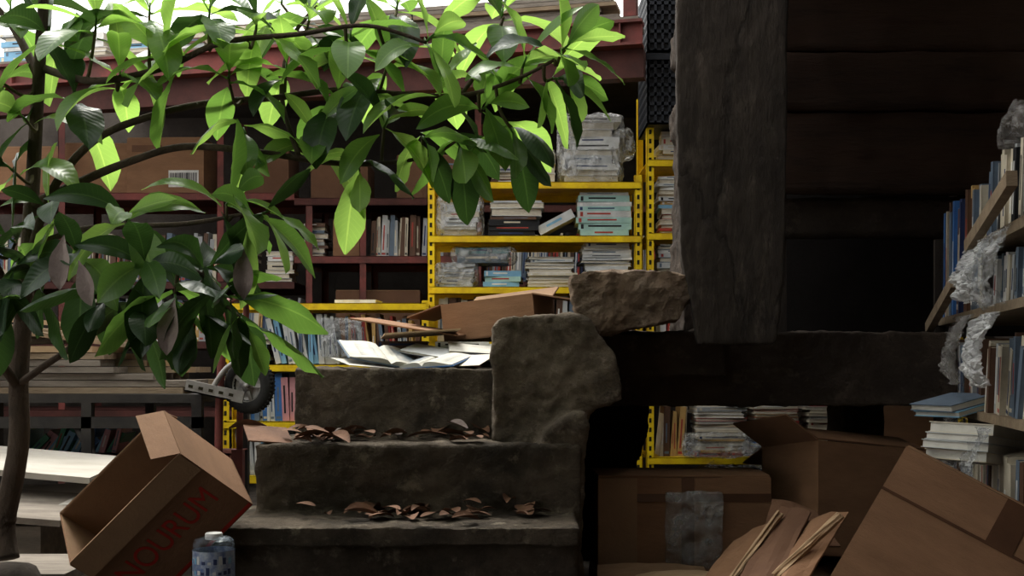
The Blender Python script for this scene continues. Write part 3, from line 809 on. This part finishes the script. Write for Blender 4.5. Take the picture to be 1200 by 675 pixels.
a,b=rng(.06,.74);lrow(.92,.40,a,b,['blue','brown','navy','cream','ochre','slate','brown','blue'])
a,b=rng(.84,1.55);lrow(1.11,.22,a,b,['brown','grey','cream','slate','blackc'],lean=22)
a,b=rng(.84,1.5);lrow(.92,.14,a,b,['white','grey','cream','brown','slate'],lean=12)
a,b=rng(.06,.7);lrow(.62,.22,a,b,['brown','slate','brown','grey'])
a,b=rng(.72,1.5);lrow(.62,.22,a,b,['cream','brown','grey','slate'],lean=20)
a,b=rng(.06,1.5);lrow(.27,.26,a,b,['brown','slate','brown','cream'])
def tilt_books(cx,cy,cz,n,w,yaw,roll,covs):
    mb=MB();z=0
    F=rot((cx,cy,cz),roll,0,yaw)
    for k in range(n):
        th=U(.015,.03);T=F@rot((U(-.01,.01),U(-.01,.01),z),0,0,U(-10,10))@frame((-w/2,.17,0),(0,-1,0),(1,0,0),(0,0,1))
        book(mb,T,.16,w,th,random.choice(covs),'white',pg='oldpaper');z+=th+.001
    return mb.build('book_stack')
# loose draped bags / film in front of the books
def drape(name,s0,s1,z0,z1,y0,m,seed,amp=.018,fold=7):
    """hanging crumpled sheet of film, free lower edge, built as an open surface"""
    mb=MB();n=46;k=36;vs=[];fs=[]
    for i in range(n+1):
        for j in range(k+1):
            u=i/n;v=j/k
            q=Vector((u*3.1+seed,v*1.6+seed*.7,seed))
            s=s0+(s1-s0)*(u+ .06*noise.noise(q*1.3)*(1-v))
            edge=.06*noise.noise(Vector((u*5+seed,1,2)))
            z=z1-(z1-z0)*(1-v)*(1+edge)
            belly=math.sin(math.pi*(1-v)*.8)*.045
            y=y0-belly-amp*(abs(noise.noise(q*fold*.4))*2.2+abs(noise.noise(q*fold))*1.0+.4*noise.noise(q*fold*2.5))
            vs.append(TR@Vector((fx(s),y,z)))
    for i in range(n):
        for j in range(k):
            a=i*(k+1)+j;fs.append((a,a+k+1,a+k+2,a+1))
    mb.add(vs,fs,m,smooth=False);return mb.build(name)
drape('plastic_bag',.86,1.12,.93,1.085,-.012,'bag',3.1)
drape('plastic_bag',1.10,1.40,.90,1.09,-.015,'film',5.3)
drape('plastic_bag',.66,.84,.70,.90,-.01,'filmd',7.7)
drape('plastic_bag',1.00,1.22,.70,.89,-.012,'bag',9.2)
drape('plastic_bag',.50,.80,.42,.60,-.015,'filmd',11.4)
drape('plastic_bag',.85,1.15,.36,.59,-.02,'film',13.9)
a,b=rng(1.0,1.25);wrap('plastic_wrap',(a,.01,1.32),(b,.16,1.42),'filmd',seed=46,amp=.014,T=TR,cell=.012,r=.04)
def onrack(s,y,z): return TR@Vector((fx(s),y,z))
p=onrack(1.02,-.10,.50);tilt_books(p.x,p.y,p.z,4,.20,-60,-8,['cream','cream','lgrey','sky'])
p=onrack(.72,-.11,.60);tilt_books(p.x,p.y,p.z,2,.18,-70,12,['slate','sky'])
mb=MB()
for (s0,z0,s1,z1) in [(.10,.885,.75,1.0),(.85,1.09,1.5,1.18)]:
    p0=onrack(s0,-.03,z0);p1=onrack(s1,-.05,z1);d_=(p1-p0).normalized();sd=d_.cross(Vector((0,0,1))).normalized();up=sd.cross(d_)
    mb.box((0,-.012,-.018),((p1-p0).length,.012,.018),'wood',frame(p0,d_,sd,up))
mb.build('timber_battens')

# ============================================================ LOQUAT TREE
mb=MB()
branches=[]
def br(pts,rads):
    pp=[P(*p) for p in pts]
    c=mb.tube(pp,rads,'bark',seg=10,sub=6);branches.extend(c)
br([(8,655,2.98),(6,610,3.0),(22,520,3.0),(22,440,3.0),(30,340,3.0),(38,220,3.0),(45,100,2.95),(52,-10,2.9),(60,-90,2.9)],[.032,.028,.027,.025,.022,.019,.016,.013,.011])
br([(38,240,3.0),(90,215,2.95),(150,190,2.9),(215,172,2.85),(300,178,2.8),(380,190,2.8),(440,192,2.8),(500,185,2.8)],[.014,.012,.010,.009,.008,.007,.006,.004])
br([(36,300,3.0),(60,225,2.95),(110,165,2.9),(180,135,2.9),(250,120,2.9),(320,115,2.85),(400,105,2.85),(470,110,2.8),(540,112,2.8),(600,95,2.75),(650,70,2.7)],[.013,.011,.010,.009,.009,.008,.007,.006,.006,.005,.004])
br([(50,80,2.95),(110,95,2.8),(190,80,2.75),(260,50,2.7),(350,40,2.7),(430,30,2.7),(500,50,2.7)],[.011,.009,.008,.007,.006,.005,.004])
br([(22,450,3.0),(50,430,2.9),(90,400,2.85),(120,350,2.8),(160,320,2.75),(210,310,2.7),(250,330,2.7)],[.010,.009,.008,.007,.006,.005,.004])
br([(26,380,3.0),(5,330,2.9),(-20,280,2.8)],[.012,.010,.007])
br([(35,290,3.0),(90,270,2.85),(150,265,2.8),(220,262,2.75),(290,250,2.7)],[.009,.008,.007,.006,.004])
br([(22,455,3.0),(-5,420,2.9),(-40,400,2.8)],[.014,.012,.01])
br([(45,90,2.95),(20,40,3.0),(-10,0,3.0)],[.012,.01,.006])
br([(350,183,2.8),(330,110,2.9),(345,40,3.0),(380,0,3.1)],[.007,.006,.006,.005])
br([(540,112,2.8),(575,60,2.85),(590,20,2.9)],[.006,.005,.004])
def leaf(base,d,nrm,L,W,droop,fold,m):
    d=d.normalized();side=d.cross(nrm)
    if side.length<.05: side=d.cross(Vector((.3,.9,.1)))
    side.normalize()
    n=9;vs=[];p=base.copy();g=Vector((0,0,-1));ph=U(0,6);wv=U(.0,.07)
    st=L/n
    fs=[];uvs=[]
    for i in range(n+1):
        t=i/n
        nn_=side.cross(d)
        tt_=max(0,(t-.05)/.95)
        w=W*.5*(math.sin(math.pi*tt_**1.2)**.8 if 0<tt_<1 else 0)+.0012
        for j in range(5):
            q=(j-2)/2
            rip=math.sin(t*17+ph+q*2)*wv*W*abs(q)
            vs.append(p+side*(w*q*math.cos(fold))+nn_*(abs(q)*w*math.sin(fold)+rip))
        d=(d+g*droop/n+nn_*U(-.04,.04)).normalized()
        p=p+d*st
    for i in range(n):
        for j in range(4):
            fs.append((i*5+j,i*5+j+1,i*5+j+6,i*5+j+5))
            uvs.append([(i/n,j/4),(i/n,(j+1)/4),((i+1)/n,(j+1)/4),((i+1)/n,j/4)])
    mb.add(vs,fs,m,uvs=uvs,smooth=True)
def cluster(px,py,dp,n=9,ax=(.3,-.2,.6),Lr=(.155,.25),dark=0):  # dark: shade on lower clusters put in through darker leaf materials
    c=P(px,py,dp)
    near=min(branches,key=lambda b:(b-c).length)
    ax=Vector(ax).normalized()
    dist=(c-near).length
    if dist>.01:
        midp=(near*.5+c*.5)-ax*dist*.2+Vector((0,0,-.02))
        mb.tube([near,midp,c],[.005,.0045,.0035],'twig',seg=6,sub=4)
    mb.tube([c,c+ax*.03],[.0035,.002],'leaf2',seg=6,sub=1)
    a=ax.cross(Vector((.1,.9,.2))).normalized();b=ax.cross(a)
    ph=U(0,6)
    for i in range(n):
        az=ph+i*2.4+U(-.3,.3);f=i/max(1,n-1)
        pol=math.radians(25+72*f+U(-10,10))
        rd=a*math.cos(az)+b*math.sin(az)
        d=ax*math.cos(pol)+rd*math.sin(pol)
        nrm=ax*math.sin(pol)-rd*math.cos(pol)
        base=c+ax*(.03*(1-f)-.02*f)+d*.004
        L=U(*Lr)*(1 if f>.25 else .72)
        r_=R()
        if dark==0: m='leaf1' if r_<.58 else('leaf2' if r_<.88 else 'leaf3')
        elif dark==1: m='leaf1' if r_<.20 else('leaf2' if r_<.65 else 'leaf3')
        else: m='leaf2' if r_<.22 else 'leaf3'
        leaf(base,d,nrm,L,L*U(.34,.42),U(.2,1.0)+f*.9,U(.12,.45),m)
r_=(.6,-.2,.5);u_=(.1,-.1,1);l_=(-.5,-.2,.5);dn=(.3,-.3,-.6)
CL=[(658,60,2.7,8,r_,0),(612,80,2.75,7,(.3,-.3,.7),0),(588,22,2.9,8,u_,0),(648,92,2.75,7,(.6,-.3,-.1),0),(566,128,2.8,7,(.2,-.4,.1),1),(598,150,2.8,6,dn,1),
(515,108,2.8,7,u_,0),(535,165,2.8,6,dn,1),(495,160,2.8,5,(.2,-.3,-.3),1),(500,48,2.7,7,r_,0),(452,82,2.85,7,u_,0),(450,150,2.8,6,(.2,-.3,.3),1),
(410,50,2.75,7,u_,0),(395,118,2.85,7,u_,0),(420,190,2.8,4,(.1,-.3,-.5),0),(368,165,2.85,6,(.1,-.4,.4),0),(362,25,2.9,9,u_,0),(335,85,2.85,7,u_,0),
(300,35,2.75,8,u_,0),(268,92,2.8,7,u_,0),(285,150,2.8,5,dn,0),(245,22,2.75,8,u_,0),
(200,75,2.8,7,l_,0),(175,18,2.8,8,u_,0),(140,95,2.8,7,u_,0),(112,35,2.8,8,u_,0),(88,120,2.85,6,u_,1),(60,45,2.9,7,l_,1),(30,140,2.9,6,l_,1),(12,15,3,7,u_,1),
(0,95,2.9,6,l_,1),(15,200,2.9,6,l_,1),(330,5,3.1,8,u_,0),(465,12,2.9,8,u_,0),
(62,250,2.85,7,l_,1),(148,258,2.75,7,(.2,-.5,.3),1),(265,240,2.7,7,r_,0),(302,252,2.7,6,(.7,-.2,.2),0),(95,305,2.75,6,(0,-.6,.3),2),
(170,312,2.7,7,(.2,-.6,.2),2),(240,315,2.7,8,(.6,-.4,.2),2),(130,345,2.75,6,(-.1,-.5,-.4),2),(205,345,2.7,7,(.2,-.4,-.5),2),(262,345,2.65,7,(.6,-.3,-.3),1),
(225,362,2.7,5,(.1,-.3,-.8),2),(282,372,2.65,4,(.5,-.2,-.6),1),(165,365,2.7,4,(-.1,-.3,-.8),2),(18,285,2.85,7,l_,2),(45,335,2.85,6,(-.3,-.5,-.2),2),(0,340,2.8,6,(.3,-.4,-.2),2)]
for (px,py,dp,n,ax_,dk) in CL: cluster(px,py,dp,n,ax_,dark=dk)
for (px,py,dp,L) in [(75,275,2.62,.13),(92,305,2.58,.11),(205,350,2.58,.13),(285,290,2.6,.12)]:
    leaf(P(px,py,dp),Vector((U(-.4,.4),-.1,-.8)),Vector((U(-.4,.4),-1,.1)),L,L*.42,.8,.5,'deadg')
mb.build('loquat_tree')
mbp=MB();pt=P(8,655,2.98);mbp.rbox((pt.x-.28,pt.y-.18,0),(pt.x+.14,pt.y-.04,pt.z+.01),'floor',r=.06,amp=.02,cell=.04,seed=51);mbp.build('soil_mound')

# ============================================================ light, world, camera
w=bpy.data.worlds.new('World');scene.world=w;w.use_nodes=True
bg=w.node_tree.nodes['Background'];bg.inputs[0].default_value=(1,.995,.975,1);bg.inputs[1].default_value=2.4
sd_=bpy.data.lights.new('sun','SUN');sd_.energy=3.8;sd_.angle=math.radians(18);sd_.color=(1,.97,.9)
so=bpy.data.objects.new('sun',sd_);scene.collection.objects.link(so)
so.rotation_euler=Vector((.25,-.62,-.95)).to_track_quat('-Z','Y').to_euler()
so.location=(-1,5,5)
cam=bpy.data.cameras.new('camera');cam.lens=40;cam.sensor_width=36;cam.shift_y=(430-337.5)/1200
co=bpy.data.objects.new('camera',cam);scene.collection.objects.link(co)
co.location=(0,0,CZ);co.rotation_euler=(math.radians(90),0,0)
scene.camera=co
